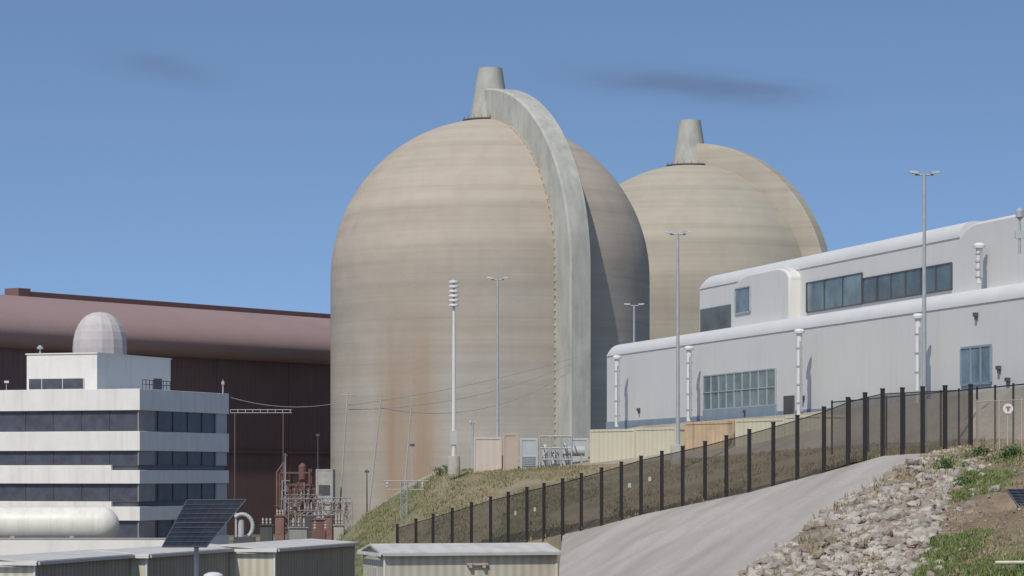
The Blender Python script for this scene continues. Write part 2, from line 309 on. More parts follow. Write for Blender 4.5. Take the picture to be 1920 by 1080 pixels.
# ---------------------------------------------------------------- containment domes
def dome(px,D,Rm,spring,md,mf,fin_ang,lab,anchors,h=4.2,w=1.65):
    c=W(px,HY,D); t=thing('containment_building',lab,'nuclear reactor building',(c.x,c.y,0))
    prof=[(Rm,0)]+[(Rm,spring*i/8) for i in range(1,9)]+[(Rm*math.cos(a),spring+Rm*math.sin(a)) for a in [math.pi/2*i/40 for i in range(1,40)]]+[(.05,spring+Rm)]
    MB().lathe(prof,128).build('dome_shell',md,t,True)
    N=48
    def path(nz,na):
        return [(1.0,0.0,spring*i/nz) for i in range(nz+1)]+[(math.cos(a),math.sin(a),spring) for a in [math.pi/2*i/na for i in range(1,na+1)]]
    def sweep(P,sec):
        vs=[];fs=[];n=len(sec(0))
        for k,(cx,sz,z0) in enumerate(P):
            for r,s in sec(k): vs.append((r*cx,s,z0+r*sz))
        for k in range(len(P)-1):
            for i in range(n):
                j=(i+1)%n; fs.append((k*n+i,k*n+j,(k+1)*n+j,(k+1)*n+i))
        fs.append(tuple(range(n))); fs.append(tuple(range((len(P)-1)*n,len(P)*n)))
        return vs,fs
    ri,ro=Rm-.6,Rm+h
    vs,fs=sweep(path(10,N),lambda k:[(ri,-w),(ro-.25,-w),(ro,-.86*w),(ro,.86*w),(ro-.25,w),(ri,w)])
    o=MB().add(vs,fs).build('buttress',mf,t,True); o.rotation_euler=(0,0,fin_ang)
    if anchors:
        P=path(110,90)
        e=lambda k:(.14 if k%3==0 else .02)
        vs,fs=sweep(P[:-24],lambda k:[(Rm-.1,-w-.05-e(k)),(Rm+.02+e(k),-w-.05-e(k)),(Rm+.2,-w+.05),(Rm-.1,-w+.05)])
        o=MB().add(vs,fs).build('anchor_strip',M['anchor'],t); o.rotation_euler=(0,0,fin_ang)
    zt=spring+Rm
    MB().lathe([(2.95,zt-.8),(2.75,zt+.6),(2.2,zt+4),(1.72,zt+7.1),(1.72,zt+7.25),(1.45,zt+7.25),(1.45,zt+6.6)],20).build('vent_stack',M['fin'],t,True)
    mb=MB().lathe([(2.6,zt-.25),(3.9,zt-.22),(3.9,zt-.05),(2.6,zt-.02)],28,cap=False)
    for i in range(20):
        a=2*math.pi*i/20; mb.tube((3.8*math.cos(a),3.8*math.sin(a),zt-.1),(3.8*math.cos(a),3.8*math.sin(a),zt+.35),.04,n=5)
    mb.build('platform',M['redmetal'],t)
    if not anchors:
        mb=MB()
        for x in (3,3.9): mb.box(x-.05,x+.05,-2.2,-2.1,zt-.3,zt+1.9)
        for k in range(7): mb.box(3,3.9,-2.2,-2.12,zt+.1+k*.28,zt+.16+k*.28)
        mb.build('ladder',M['galv'],t)
    return t
dome(919,410,22.5,36.6,M['dome1'],M['fin'],R(-90+27.4),'large tan concrete reactor dome with tall curved buttress, in front of the other dome',True)
dome(1294,471,22.5,36.7,M['dome2'],M['dome2'],R(-90+55),'smaller looking ochre reactor dome behind, right of the large one and above the grey building',False,3.4,1.3)
# ---------------------------------------------------------------- turbine hall
x0,y0=-960/F*388,388; x1,y1=-340/F*448,448; ang=math.atan2(y1-y0,x1-x0); fr=Fr(x0,y0,0,ang)
t=thing('turbine_hall','long dark maroon industrial hall with curved roof, left of the domes','industrial building',(x0,y0,0),ang)
MB().box(-40,113,2.4,60,0,27).build('wall',M['wallred'],t)
poly=[(2.5,26.1),(1.2,26.3),(.4,26.9),(0,28.0)]
for i in range(1,17):
    a=math.pi/2*i/16; poly.append((20-20*math.cos(a),28.0+6.6*math.sin(a)))
poly+=[(62,34.6),(62,26.3)]
MB().prism(poly,-42,114,'x').build('roof',M['roofred'],t,True)
h=fr.hit(30,545,1,24)
MB().box(h.x,113.5,23.4,25.2,34.2,h.z).build('ridge_vent',M['beamred'],t,bevel=.08)
MB().box(h.x-.5,h.x+2,23,25.8,34.3,h.z+.35).build('ridge_vent_end',M['beamred'],t)
for i in range(7): MB().box(-20+i*17,-19.6+i*17,2.3,2.38,0,26).build('wall_rib',M['wallred'],t)
MB().box(-38,97,2.1,2.38,12.2,12.6).build('pipe_ledge',M['wallred'],t)
# small pale dome
c=W(187,HY,345); rr=51/F*345
t=thing('small_dome','small pale pinkish grey dome rising behind the white rooftop penthouse','dome',(c.x,c.y,0))
zt=CZ+(HY-585)/F*345; ch=4.3
def sd(a): return (rr*math.cos(a)**.85 if math.cos(a)>0 else 0, zt-ch+ch*math.sin(a))
MB().lathe([(rr,0),(rr,zt-ch)]+[sd(a) for a in [math.pi/2*i/7 for i in range(1,7)]]+[(.03,zt)],14).build('shell',M['rado'],t)
# ---------------------------------------------------------------- office
x0,y0=(262-960)/F*290,290; ang=math.atan2(19,7.1); fr=Fr(x0,y0,0,ang); LX=20.2; LY=26
t=thing('office_building','white banded office block with dark window strips at the left edge','office building',(x0,y0,0),ang)
MB().box(.35,LX-.35,.35,LY,0,16.9).build('wall',M['navy'],t)
bands=[(15.45,17.6,0),(11.4,13.35,0),(8.1,9.95,1),(4.4,6.3,1),(0,2.6,0)]
for a,b,st in bands:
    mb=MB()
    if st: mb.box(0,LX,3.2,LY,a,b).box(0,LX,0,3.2,a,b-.5)
    else: mb.box(0,LX,0,LY,a,b)
    mb.build('spandrel_band',M['offwhite'],t,bevel=.03)
MB().box(1,LX-1,1,LY-1,17.55,17.62).build('roof',M['greyc'],t)
for (a,b) in ((13.35,15.45),(9.95,11.4),(6.3,8.1),(2.6,4.4)):
    mb=MB().box(.29,.34,.4,LY-.2,a-.08,a+.06)
    for k in range(9): mb.box(.28,.345,.4+k*3.2,.48+k*3.2,a-.05,b+.1)
    mb.build('window_mullion',M['mull'],t)
    mb=MB().box(1.0,LX-.4,.29,.34,a-.08,a+.06)
    for k in range(6): mb.box(1.2+k*3.3,1.28+k*3.3,.28,.345,a-.05,b+.1)
    mb.build('window_mullion',M['mull'],t)
    MB().box(.2,3.6,.2,.34,a+.01,b-.01).build('corner_panel',M['pier'],t)
    MB().box(LX-2.6,LX-.1,.2,.34,a+.01,b-.01).build('corner_panel',M['greyc'],t)
pc=fr.hit(182,663,0,2.); pl=fr.hit(50,663,0,2.); pr=fr.hit(320,668,1,pc.y)
ph=thing('rooftop_penthouse','bright white rooftop penthouse block standing on the banded office roof','building block',(x0,y0,17.62),ang)
MB().box(2,pr.x,pc.y,pl.y,0,pc.z-17.62).build('wall',M['offwhite2'],ph,bevel=.03)
MB().box(1.9,pr.x+.1,pc.y-.1,pl.y+.1,pc.z-17.62,pc.z-17.5).build('roof',M['offwhite2'],ph)
w0=fr.hit(158,706,0,2.)
wf=MB().box(1.94,2.02,w0.y,pl.y-.3,.05,1.15).build('window',M['navy'],ph)
mb=MB().box(1.9,1.96,w0.y,pl.y-.3,.02,.1)
for k in range(3): mb.box(1.9,1.96,w0.y+k*2.4,w0.y+k*2.4+.1,.05,1.15)
mb.build('window_frame',M['greyc'],wf)
d0=fr.hit(288,700,1,pc.y); d1=fr.hit(303,700,1,pc.y)
MB().box(d0.x,d1.x,pc.y-.05,pc.y+.02,0,1.5).build('door',M['mull'],ph)
t2=thing('roof_railing','dark low railing on the office roof in front of the shaded penthouse side','railing',(x0,y0,17.6),ang)
e=fr.hit(262,712,1,.6)
for k in range(9): MB().tube((e.x+k*.75+.6,.6,0),(e.x+k*.75+.6,.6,.95),.04,n=5).build('post',M['mull'],t2)
for z in (.5,.95): MB().tube((e.x+.6,.6,z),(e.x+6.6,.6,z),.04,n=5).build('rail',M['mull'],t2)
def pole(px,ytop,ybase,D,r,name,lab,cat,m='galv',group=None):
    b=W(px,ybase,D); top=(ybase-ytop)/F*D; t=thing(name,lab,cat,b,0,group)
    MB().tube((0,0,0),(0,0,top),r,r*.6,8).build('pole',M[m],t)
    return t,top
t,top=pole(418,712,738,307,.09,'roof_mast','thin mast at the right end of the banded office roof','mast')
MB().box(-.15,.15,-.1,.1,top-.5,top-.2).build('antenna',M['galv'],t)
t,top=pole(12,718,733,296,.05,'roof_mast','short mast at the far left of the office roof','mast')
MB().box(-.2,.25,-.12,.12,top,top+.22).build('camera',M['white'],t)
t,top=pole(75,653,664,300,.12,'roof_vent','small vent on top of the white penthouse','vent')
MB().lathe([(.3,top-.1),(.34,top+.05),(.1,top+.3)],12).build('cowl',M['galv'],t)
# ---------------------------------------------------------------- grey/white building on right
ax,ay=(1138-960)/F*240,240.0; bx,by=960/F*160,160.0; ang=math.atan2(by-ay,bx-ax); BZ=12.0; fr=Fr(ax,ay,BZ,ang)
Hb=lambda px,py,v:fr.hit(px,py,1,v)
t=thing('metal_clad_building','grey metal clad building with rounded white roof edges on the right hilltop','building',(ax,ay,BZ),ang)
ztop=19.72-BZ; U1=Hb(1990,700,0).x
def vol(u0,u1,v0,v1,z0,z1,r,parent,rl=0):
    MB().box(u0,u1,v0,v1,z0,z1-r).build('wall',M['wbwall'],parent)
    P=[(v0-.06,z1-r)]+[(v0-.06+r-r*math.cos(math.pi/2*i/10),z1-r+r*math.sin(math.pi/2*i/10)) for i in range(11)]+[(v1,z1),(v1,z1-r)]
    n=len(P); mb=MB(); vs=[];fs=[]
    secs=[]
    if rl>0:
        for i in range(9):
            a=math.pi/2*i/8; secs.append((u0+rl-rl*math.cos(a),math.sin(a)))
    else: secs=[(u0,1)]
    secs.append((u1,1))
    for u,k in secs:
        for (v,z) in P: vs.append((u,v,(z1-r)+(z-(z1-r))*max(k,.02)))
    for s in range(len(secs)-1):
        for i in range(n): j=(i+1)%n; fs.append((s*n+i,s*n+j,(s+1)*n+j,(s+1)*n+i))
    fs.append(tuple(range(n))); fs.append(tuple(range((len(secs)-1)*n,len(secs)*n)))
    mb.add(vs,fs).build('roof',M['wbroof'],parent,True)
vol(0,U1,0,16,-3,ztop,.95,t,.8)
u0=Hb(1312,520,2.6).x; u1=Hb(1800,420,2.6).x; zt2=(Hb(1312,515,2.6).z+Hb(1780,422,2.6).z)/2
vol(u0,u1,2.6,14,ztop-.5,zt2,1.0,t,1.2)
def block(u0,u1,v0,v1,z0,z1,ra,rza,rb,rzb,nm,prd=.25):
    P=[(u0,z0)]+[(u0+ra-ra*math.cos(a),z1-rza+rza*math.sin(a)) for a in [math.pi/2*i/10 for i in range(11)]]
    if rb>0: P+=[(u1-rb+rb*math.sin(a),z1-rzb+rzb*math.cos(a)) for a in [math.pi/2*i/10 for i in range(11)]]
    else: P+=[(u1,z1)]
    P+=[(u1,z0)]
    MB().prism(P,v0,v1,'y').build(nm,M['wbwall'],t,True,bevel=.14)
    Q=P[1:-1]
    MB().prism([(x,z+.05) for x,z in Q]+[(x,z-.08) for x,z in Q[::-1]],v0+prd,v1+.1,'y').build(nm+'_roof',M['wbroof'],t,True)
e0=Hb(1786,420,1.2); e1=Hb(1990,420,1.2)
block(e0.x,e1.x,1.2,13,ztop-.4,Hb(1850,413,1.2).z,3.6,2.4,0,0,'end_block')
SV=1.75
q0=Hb(1372,600,SV); q1=Hb(1479,600,SV)
block(q0.x,q1.x,SV,5,ztop-.4,Hb(1425,509,SV).z,4.2,1.5,3.0,.9,'stair_block')
def window(px0,px1,zt,zb,v,m,nm,lab=None,trans=1,fw=.09,fm='alu'):
    a=Hb(px0,700,v).x; b=Hb(px1,700,v).x
    f=MB(); f.box(a,b,v-.1,v-.02,zt-fw,zt); f.box(a,b,v-.1,v-.02,zb,zb+fw)
    for k in range(nm+1):
        u=a+(b-a)*k/nm; f.box(u-fw/2,u+fw/2,v-.12,v-.015,zb+fw-.01,zt-fw+.01)
    for k in range(trans): z=zb+(zt-zb)*(k+1)/(trans+1); f.box(a,b,v-.115,v-.018,z-fw/3,z+fw/3)
    o=f.build('window',M[fm],t)
    if lab:o['label']=lab
    MB().box(a+.02,b-.02,v-.05,v+.05,zb+.02,zt-.02).build('pane',M[m],o)
    return a,b
zz=lambda px,py,v:Hb(px,py,v).z
a,b=window(1321,1456,zz(1388,697,0),zz(1388,765,0),0,'glass',9,'wide multi-pane window of the lower wall',1)
MB().box(a-.1,b+.1,-.12,.02,zz(1388,785,0),zz(1388,765,0)-.01).build('window_base_panel',M['bluebase'],t)
window(1804,1860,zz(1832,648,0),zz(1832,722,0),0,'glassb',3,'tall blue glazed entrance',0,.12,'bluebase')
window(1514,1618,zz(1514,530,2.6),zz(1565,579,2.6),2.6,'glass',3,'teal upper window',0,.07,'mull')
window(1620,1786,zz(1700,507,2.6),zz(1700,557,2.6),2.6,'glassd',6,'dark teal upper strip window',0,.07,'mull')
window(1380,1408,zz(1393,538,SV),zz(1393,588,SV),SV,'glassb',1,'small square window of the stair block',0,.1,'alu')
a=Hb(1315,600,2.6).x; b=Hb(1371,600,2.6).x
MB().box(a,b,2.5,2.65,ztop+.02,zz(1340,576,2.6)).build('recess',M['glassd'],t)
MB().box(0,Hb(1318,780,0).x,-.08,.01,-.2,zz(1200,785,0)-.1).build('base_strip',M['bluebase'],t)
MB().box(Hb(1458,780,0).x,Hb(1560,780,0).x,-.08,.01,-.2,zz(1200,785,0)-.1).build('base_strip',M['bluebase'],t)
MB().box(Hb(1472,750,0).x,Hb(1490,750,0).x,-.12,.02,zz(1480,775,0)-.4,zz(1480,742,0)).build('door',M['mull'],t)
for px,py,v in ((1200,768,0),(1508,745,0),(1833,590,0),(1876,690,0),(1893,712,0),(1400,772,0)):
    p=Hb(px,py,v); mb=MB().box(p.x-.12,p.x+.12,-.26,-.01,p.z-.1,p.z+.12); mb.box(p.x-.07,p.x+.07,-.18,-.01,p.z-.3,p.z-.1); mb.build('wall_light',M['mull'],t)
def vent(px,yt,yb,v,lab):
    p=Hb(px,yb,v); q=Hb(px,yt,v); H=q.z-p.z; s=thing('vent_pipe',lab,'vent pipe',fr.o+Vector((p.x*fr.c-v*fr.s,p.x*fr.s+v*fr.c,p.z)),ang,'white capped vent pipes by the grey building')
    MB().tube((0,0,0),(0,0,H),.19,n=14).build('pipe',M['white'],s,True)
    MB().lathe([(.2,H-.02),(.34,H+.0),(.36,H+.15),(.25,H+.28),(.05,H+.3)],14).build('cap',M['white'],s,True)
    for k in range(4): MB().lathe([(.18,H*(.15+.22*k)),(.235,H*(.15+.22*k)+.02),(.235,H*(.15+.22*k)+.10),(.18,H*(.15+.22*k)+.12)],14,cap=False).build('band',M['galv'],s)
    MB().box(.24,.36,-.08,.08,.3,H*.9).build('conduit',M['galv'],s)
vent(1157,673,800,-1.2,'white capped vent pipe at the left end of the grey building')
vent(1292,656,790,-1.2,'white capped vent pipe left of the wide multi-pane window')
vent(1499,625,780,-1.2,'white capped vent pipe right of the wide multi-pane window')
vent(1722,597,760,-1.2,'white capped vent pipe just left of the tallest right street lamp')
vent(1836,465,531,.6,'short white vent pipe on the upper roof terrace')
t,top=pole(1912,395,475,156,.08,'roof_antenna','antenna mast with equipment at the upper right edge of the roof','antenna')
MB().lathe([(.05,top-.5),(.22,top-.35),(.22,top+.0),(.05,top+.15)],12).build('radome',M['galv'],t)
MB().box(-.25,.25,-.1,.1,top-1.5,top-1.1).build('equipment_box',M['greyc'],t)
# ---------------------------------------------------------------- street lamps
def lamp(px,yt,yb,D,hw,lab,spike=0,block=False):
    t,top=pole(px,yt,yb,D,.13,'street_lamp',lab,'street lamp',group='tall twin-headed street lamps')
    w=hw/F*D/2
    MB().tube((-w*.6,0,top-.05),(w*.6,0,top-.05),.05,n=6).build('crossarm',M['galv'],t)
    for s in (-1,1):
        mb=MB().add([(s*w*.4,-.2,top-.02),(s*w,-.16,top+.06),(s*w,.16,top+.06),(s*w*.4,.2,top-.02),(s*w*.4,-.18,top+.14),(s*w*.96,-.12,top+.16),(s*w*.96,.12,top+.16),(s*w*.4,.18,top+.14)],[(0,1,2,3),(4,5,6,7),(0,1,5,4),(1,2,6,5),(2,3,7,6),(3,0,4,7)])
        mb.build('lamp_head',M['galv'],t)
    if spike: MB().tube((0,0,top),(0,0,top+spike),.03,.015,5).build('lightning_rod',M['galv'],t)
    if block: MB().lathe([(.45,-.4),(.45,.75),(.4,.82)],16).build('base',M['conc'],t,True)
    else: MB().box(-.22,.22,-.22,.22,-.1,.08).build('base',M['conc'],t)
lamp(1733,326,835,150,57,'tallest twin-headed street lamp standing before the grey building at far right')
lamp(1271,438,858,180,48,'twin-headed street lamp at the left part of the grey building, by the cream container',0,True)
lamp(933,523,875,209,39,'thin twin-headed street lamp with lightning rod in front of the large dome',1.2,True)
lamp(1189,572,700,262,38,'distant twin-headed street lamp rising behind the left end of the grey building')
lamp(886,792,882,222,12,'very short small street lamp near the pinkish container')
t,top=pole(851,578,876,207,.17,'siren_pole','tall white siren pole with stacked round horns before the large dome','siren',m='white')
MB().lathe([(.45,-.5),(.45,.7),(.4,.8)],16).build('base',M['conc'],t,True)
for k in range(6):
    z=top+.1+k*.33
    MB().lathe([(.1,z),(.36,z+.04),(.38,z+.1),(.34,z+.2),(.1,z+.24)],18).build('horn',M['white'],t,True)
MB().tube((0,0,top),(0,0,top+2.15),.08,n=8).build('core',M['galv'],t)
MB().box(-.25,.25,-.2,.1,1.6,2.6).build('control_box',M['greyc'],t)
# ---------------------------------------------------------------- perimeter fence
t=thing('perimeter_fence','long black mesh security fence climbing the hill beside the gravel road','fence',FBw[0])
o0=FBw[0]; xs=[745,780,812,848,884,920,953,988,1020,1055,1090,1128,1165,1202,1241,1280,1322,1362,1405,1450,1495,1545,1590,1622,1655,1692,1730,1772,1820]
def fb(px):
    for i in range(len(FB)-1):
        if FB[i][0]<=px<=FB[i+1][0]:
            k=(px-FB[i][0])/(FB[i+1][0]-FB[i][0]); p=FB[i];q=FB[i+1]; return W(px,p[1]+(q[1]-p[1])*k,p[2]+(q[2]-p[2])*k)
pp=[fb(x) for x in xs]; FH=2.98
pbm=MB().box(-.09,.09,-.09,.09,-.3,FH); pbm.box(-.105,.105,-.105,.105,FH-.005,FH+.05)
post0=pbm.build('post',M['dark'],t); post0.location=pp[0]-o0
for p in pp[1:]:
    c=post0.copy(); col.objects.link(c); c.parent=t; c.location=p-o0
for p,q in zip(pp[:-1],pp[1:]):
    a=p-o0;b=q-o0; hh=FH-.2
    MB().add([a+Vector((0,0,.05)),b+Vector((0,0,.05)),b+Vector((0,0,hh)),a+Vector((0,0,hh))],[(0,1,2,3)]).build('mesh_panel',M['mesh'],t)
    MB().tube(a+Vector((0,0,FH-.2)),b+Vector((0,0,FH-.2)),.022,n=5).build('top_rail',M['dark'],t)
for px,py in ((967,962),(1003,955),(1180,910),(1218,898)):
    p=fb(px); z=W(px,py,p.y).z
    c=p-o0; MB().box(c.x-.07,c.x+.07,c.y-.14,c.y-.12,z-o0.z-.11,z-o0.z+.11).build('sign',M['greyc'],t)
def fence2(pts,lab,H,m,pm,r=.05):
    o=pts[0]; t=thing('chain_link_fence',lab,'fence',o)
    for p in pts: MB().tube(p-o+Vector((0,0,-.2)),p-o+Vector((0,0,H)),r,n=6).build('post',M[pm],t)
    for p,q in zip(pts[:-1],pts[1:]):
        a=p-o;b=q-o; MB().add([a,b,b+Vector((0,0,H-.1)),a+Vector((0,0,H-.1))],[(0,1,2,3)]).build('mesh_panel',M[m],t)
        MB().tube(a+Vector((0,0,H-.1)),b+Vector((0,0,H-.1)),r*.6,n=5).build('rail',M[pm],t)
fence2([W(1832+i*42,838-i*1.5,129-i*.9) for i in range(5)],'grey chain link fence carrying the round sign at the right edge',2.1,'link','tanp',.03)
fence2([W(1560+i*34,845-i*2.2,150-i*1.5) for i in range(12)],'second inner fence with slim dark posts behind the black fence at right',2.6,'link','dark',.05)
c=W(1890,766,125.5); t=thing('round_sign','round white and red sign on the chain link fence at right','sign',c)
MB().tube((0,-.02,0),(0,.02,0),.22,n=20).build('plate',M['white'],t)
MB().box(-.10,.10,-.035,-.021,.03,.09).box(-.05,.05,-.035,-.0215,-.1,.035).build('emblem',M['redsign'],t)
MB().tube((0,.05,-1.9),(0,.05,.1),.03,n=6).build('post',M['tanp'],t)
# ---------------------------------------------------------------- containers & equipment on terrace
def container(px0,px1,yt,yb,D0,D1,dep,m,lab,name='container',cat='container'):
    p=W(px0,yb,D0); q=W(px1,yb,D1); a=math.atan2(q.y-p.y,q.x-p.x); Ln=math.hypot(q.x-p.x,q.y-p.y); H=(yb-yt)/F*D0
    p.z-=.35; H+=.35
    t=thing(name,lab,cat,p,a)
    MB().box(.06,Ln-.06,.04,dep-.04,.12,H-.1).build('body',M[m],t)
    mb=MB()
    for x in (0,Ln-.14):
        for y in (0,dep-.14): mb.box(x,x+.14,y,y+.14,0,H)
    for y in (0.002,dep-.12): mb.box(.13,Ln-.13,y,y+.118,H-.14,H-.002).box(.13,Ln-.13,y,y+.118,.0,.14)
    for x in (0.002,Ln-.12): mb.box(x,x+.118,.13,dep-.13,H-.145,H-.004).box(x,x+.118,.13,dep-.13,.002,.142)
    mb.build('frame',M[m],t)
    MB().box(.02,Ln-.02,.02,dep-.02,H-.06,H+.02).build('roof',M[m],t)
    return t,Ln,H
container(888,941,820,882,208,208,4,'pink','pinkish beige container beside the thin street lamp')
container(943,971,813,880,206,206,3,'tanp','narrow tan container right of the pinkish one')
container(1106,1190,806,872,204,200,2.6,'cream','left cream container behind the black fence')
container(1191,1268,803,868,200,196,2.6,'cream','right cream container behind the black fence, left of the rusty one')
container(1284,1376,792,856,194,189,2.6,'rust','rusty orange container behind the black fence')
container(1378,1470,787,848,188,183,2.6,'cream','pale cream container right of the rusty one')
container(1472,1540,780,842,183,179,2.6,'cream','pale cream container farthest right below the grey building')
t,Ln,H=container(975,1008,822,880,206,206,2,'greyc','pale grey electrical cabinet left of the steel frame','electrical_cabinet','electrical box')
for k in range(5): MB().box(.15,Ln-.15,-.03,.03,.6+k*.15,.67+k*.15).build('louvre',M['alu'],t)
c=W(1012,880,205); t=thing('steel_frame','open grey steel frame with piping between cabinet and cream containers','steel frame',c); Wd=60/F*205; H=62/F*205
for i in range(4):
    for y in (0,2.2): MB().tube((Wd*i/3,y,-.3),(Wd*i/3,y,H),.06,n=6).build('column',M['galv'],t)
mb=MB()
for z in (.7,1.5,H):
    for y in (0,2.2): mb.tube((0,y,z),(Wd,y,z),.05,n=6)
for i in range(4):
    mb.tube((Wd*i/3,0,H),(Wd*i/3,2.2,H),.05,n=6); mb.tube((Wd*i/3,0,.7),(Wd*i/3,2.2,.7),.05,n=6); mb.tube((Wd*i/3,0,1.5),(Wd*i/3,2.2,1.5),.05,n=6)
mb.tube((0,0,.7),(Wd/3,0,1.5),.04,n=5); mb.tube((Wd/3,0,1.5),(Wd*2/3,0,.7),.04,n=5)
mb.build('beam',M['galv'],t)
for i,(x,hh,r) in enumerate(((.4,1.6,.2),(1.1,1.2,.28),(1.8,1.7,.16))): MB().lathe([(r,-.3),(r,hh),(r*.6,hh+.15),(.05,hh+.2)],12,(x,1.1)).build('vessel',M['greyc'],t,True)
c=W(1062,880,206); t=thing('storage_cylinder','small pale horizontal pipe vessel on legs beside the first cream container','tank',c)
MB().tube((0,.5,1.3),(1.3,.5,1.3),.36,n=20).build('vessel',M['greyc'],t,True)
for x in (.1,1.0): MB().box(x,x+.15,.2,.8,-.3,1.0).build('leg',M['galv'],t)
container(1066,1103,822,878,210,210,2,'greyc','grey boxy generator housing just left of the cream containers','generator','generator')
# ---------------------------------------------------------------- switchyard / plant clutter, left centre
def lattice(mb,p,q,w,n,r=.04):
    p=Vector(p);q=Vector(q);d=(q-p).normalized(); a=Vector((0,0,1)) if abs(d.z)<.9 else Vector((1,0,0)); b=d.cross(a).normalized(); a=b.cross(d).normalized()
    cs=[a*w+b*w,a*w-b*w,-a*w-b*w,-a*w+b*w]
    for c in cs: mb.tube(p+c,q+c,r,n=4)
    for i in range(n):
        s=p.lerp(q,i/n); e=p.lerp(q,(i+1)/n)
        for k in range(4): mb.tube(s+cs[k],e+cs[(k+1)%4],r*.7,n=4)
def gantry(px0,px1,yt,D,lab,ins=4,m='galvd'):
    a=W(px0,HY,D); b=W(px1,HY,D+3); a.z=0;b.z=0; H=CZ+(HY-yt)/F*D; t=thing('switchyard_gantry',lab,'steel gantry',a)
    d=b-a
    for o in (Vector((0,0,0)),d):
        mb=MB(); lattice(mb,o,o+Vector((0,0,H)),.22,10); mb.build('lattice_leg',M[m],t)
    mb=MB(); lattice(mb,Vector((0,0,H)),d+Vector((0,0,H)),.2,8); mb.build('lattice_beam',M[m],t)
    for k in range(ins):
        p=d*((k+.5)/ins)+Vector((0,0,H)); MB().lathe([(.04,p.z-1.5)]+[(.13 if i%2 else .06,p.z-1.4+i*.12) for i in range(10)]+[(.04,p.z-.1)],8,(p.x,p.y)).build('insulator',M['tanp'],t)
gantry(537,600,932,262,'tall lattice gantry nearest the red-brown steelwork')
gantry(600,655,938,250,'lattice gantry left of the grassy bank',4,'galv')
gantry(560,640,962,240,'low lattice gantry in front of the other two')
gantry(545,585,915,280,'rust brown lattice gantry behind the tall one beside the red steelwork',3,'redv')
for px,yt,yb,D,lab in ((758,902,1040,206,'pale lattice tower with crossarms in front of the grassy bank'),):
    b=W(px,yb,D); H=(yb-yt)/F*D; t=thing('lattice_tower',lab,'lattice tower',b)
    mb=MB(); lattice(mb,(0,0,0),(0,0,H),.22,14,.03); mb.build('mast',M['galv'],t)
    for k,z in enumerate((H,H-.6)):
        MB().tube((-1.5+.3*k,0,z),(1.7-.3*k,0,z),.035,n=5).build('crossarm',M['galv'],t)
    for x in (-1.2,1.3): MB().lathe([(.04,H-.5),(.09,H-.4),(.05,H-.3),(.09,H-.2),(.04,H-.05)],8,(x,0)).build('insulator',M['greyc'],t)
for px,px2,yt,yb,D,lab in ((633,652,735,960,300,'leftmost thin pale leaning pole before the large dome'),(688,715,742,930,300,'middle thin pale leaning pole before the large dome'),(755,773,740,900,300,'right thin pale leaning pole before the large dome')):
    a=W(px,yb+60,D); b=W(px2,yt,D); t=thing('utility_pole',lab,'pole',a)
    MB().tube((0,0,0),b-a,.11,.06,7).build('shaft',M['wire'],t); MB().tube(b-a+Vector((-.7,0,-.3)),b-a+Vector((.7,0,-.3)),.04,n=5).build('crossarm',M['wire'],t)
def wire(p,q,sag,r,lab):
    mb=MB(); P=[p.lerp(q,i/20)-Vector((0,0,sag*4*(i/20)*(1-i/20))) for i in range(21)]
    for i in range(20): mb.tube(P[i]-p,P[i+1]-p,r,n=4)
    o=mb.build('power_line',M['wire'],None); o.location=p; tag(o,lab,'wire')
wire(W(652,760,300),W(1085,668,370),.6,.035,'upper thin power line crossing in front of the large dome')
wire(W(652,768,300),W(1085,676,371),1.5,.035,'middle thin power line crossing in front of the large dome')
wire(W(715,765,300),W(1085,685,372),2.6,.035,'lowest thin power line sagging in front of the large dome')
wire(W(432,745,304),W(652,752,300),.8,.02,'thin power line from the office roof corner to the leftmost leaning pole')
c=W(432,774,330); t=thing('pipe_bridge','thin pale horizontal pipe bridge before the maroon wall','pipe bridge',(c.x,c.y,c.z))
for z in (0,.35): MB().tube((0,0,z),(115/F*330,0,z),.04,n=6).build('pipe',M['greyc'],t)
for i in range(9): MB().box(i*.85-.03,i*.85+.03,-.05,.05,0,.35).build('bracket',M['greyc'],t)
for x in (.5,6): MB().tube((x,0,-16.2),(x,0,0),.07,n=5).build('support',M['wallred'],t)
def redwork(px,D,levels,wd,vess,lab,topy,npipe=6):
    c=W(px,HY,D); c.z=0; t=thing('red_steelwork',lab,'steelwork',c)
    for x in (0,wd):
        for y in (0,3): MB().tube((x,y,0),(x,y,topy),.11,n=6).build('column',M['redmetal'],t)
    for z in levels:
        mb=MB()
        for y in (0,3): mb.box(-.1,wd+.1,y-.08,y+.08,z-.08,z+.08)
        for x in (0,wd): mb.box(x-.07,x+.07,-.1,3.1,z-.09,z+.07)
        mb.build('beam',M['redmetal'],t)
    for (x,r,z0,z1,mm) in vess: MB().lathe([(r*.3,z0),(r,z0+.25),(r,z1-.3),(r*.3,z1)],16,(x,1)).build('vessel',M[mm],t,True)
    mb=MB(); mb.tube((-.25,-.2,1),(-.25,-.2,topy-.3),.09,n=6); mb.tube((-.25,-.2,topy-.35),(.5,-.2,topy+.7),.09,n=6); mb.tube((.5,-.2,topy+.65),(.5,-.2,topy-1.5),.07,n=6); mb.build('pipe',M['redv'],t)
    for k in range(npipe):
        x=random.uniform(0,wd); z=random.uniform(3,topy-1); mb=MB().tube((x,-.3,z-2),(x,-.3,z),.06,n=6); mb.tube((x,-.3,z-.03),(x+random.uniform(-1,1),-.3,z-.03),.05,n=6); mb.build('pipe',M[random.choice(('redv','redmetal','galvd','mull'))],t)
redwork(524,300,(3.5,5,6.5,8,9.2),3.1,((.6,.32,3.6,8.0,'redv'),(1.5,.28,3.6,6.9,'galvd'),(2.3,.4,3.6,10.2,'redmetal')),'rust red steel frame and vessels between the office and the large dome',9.6,14)
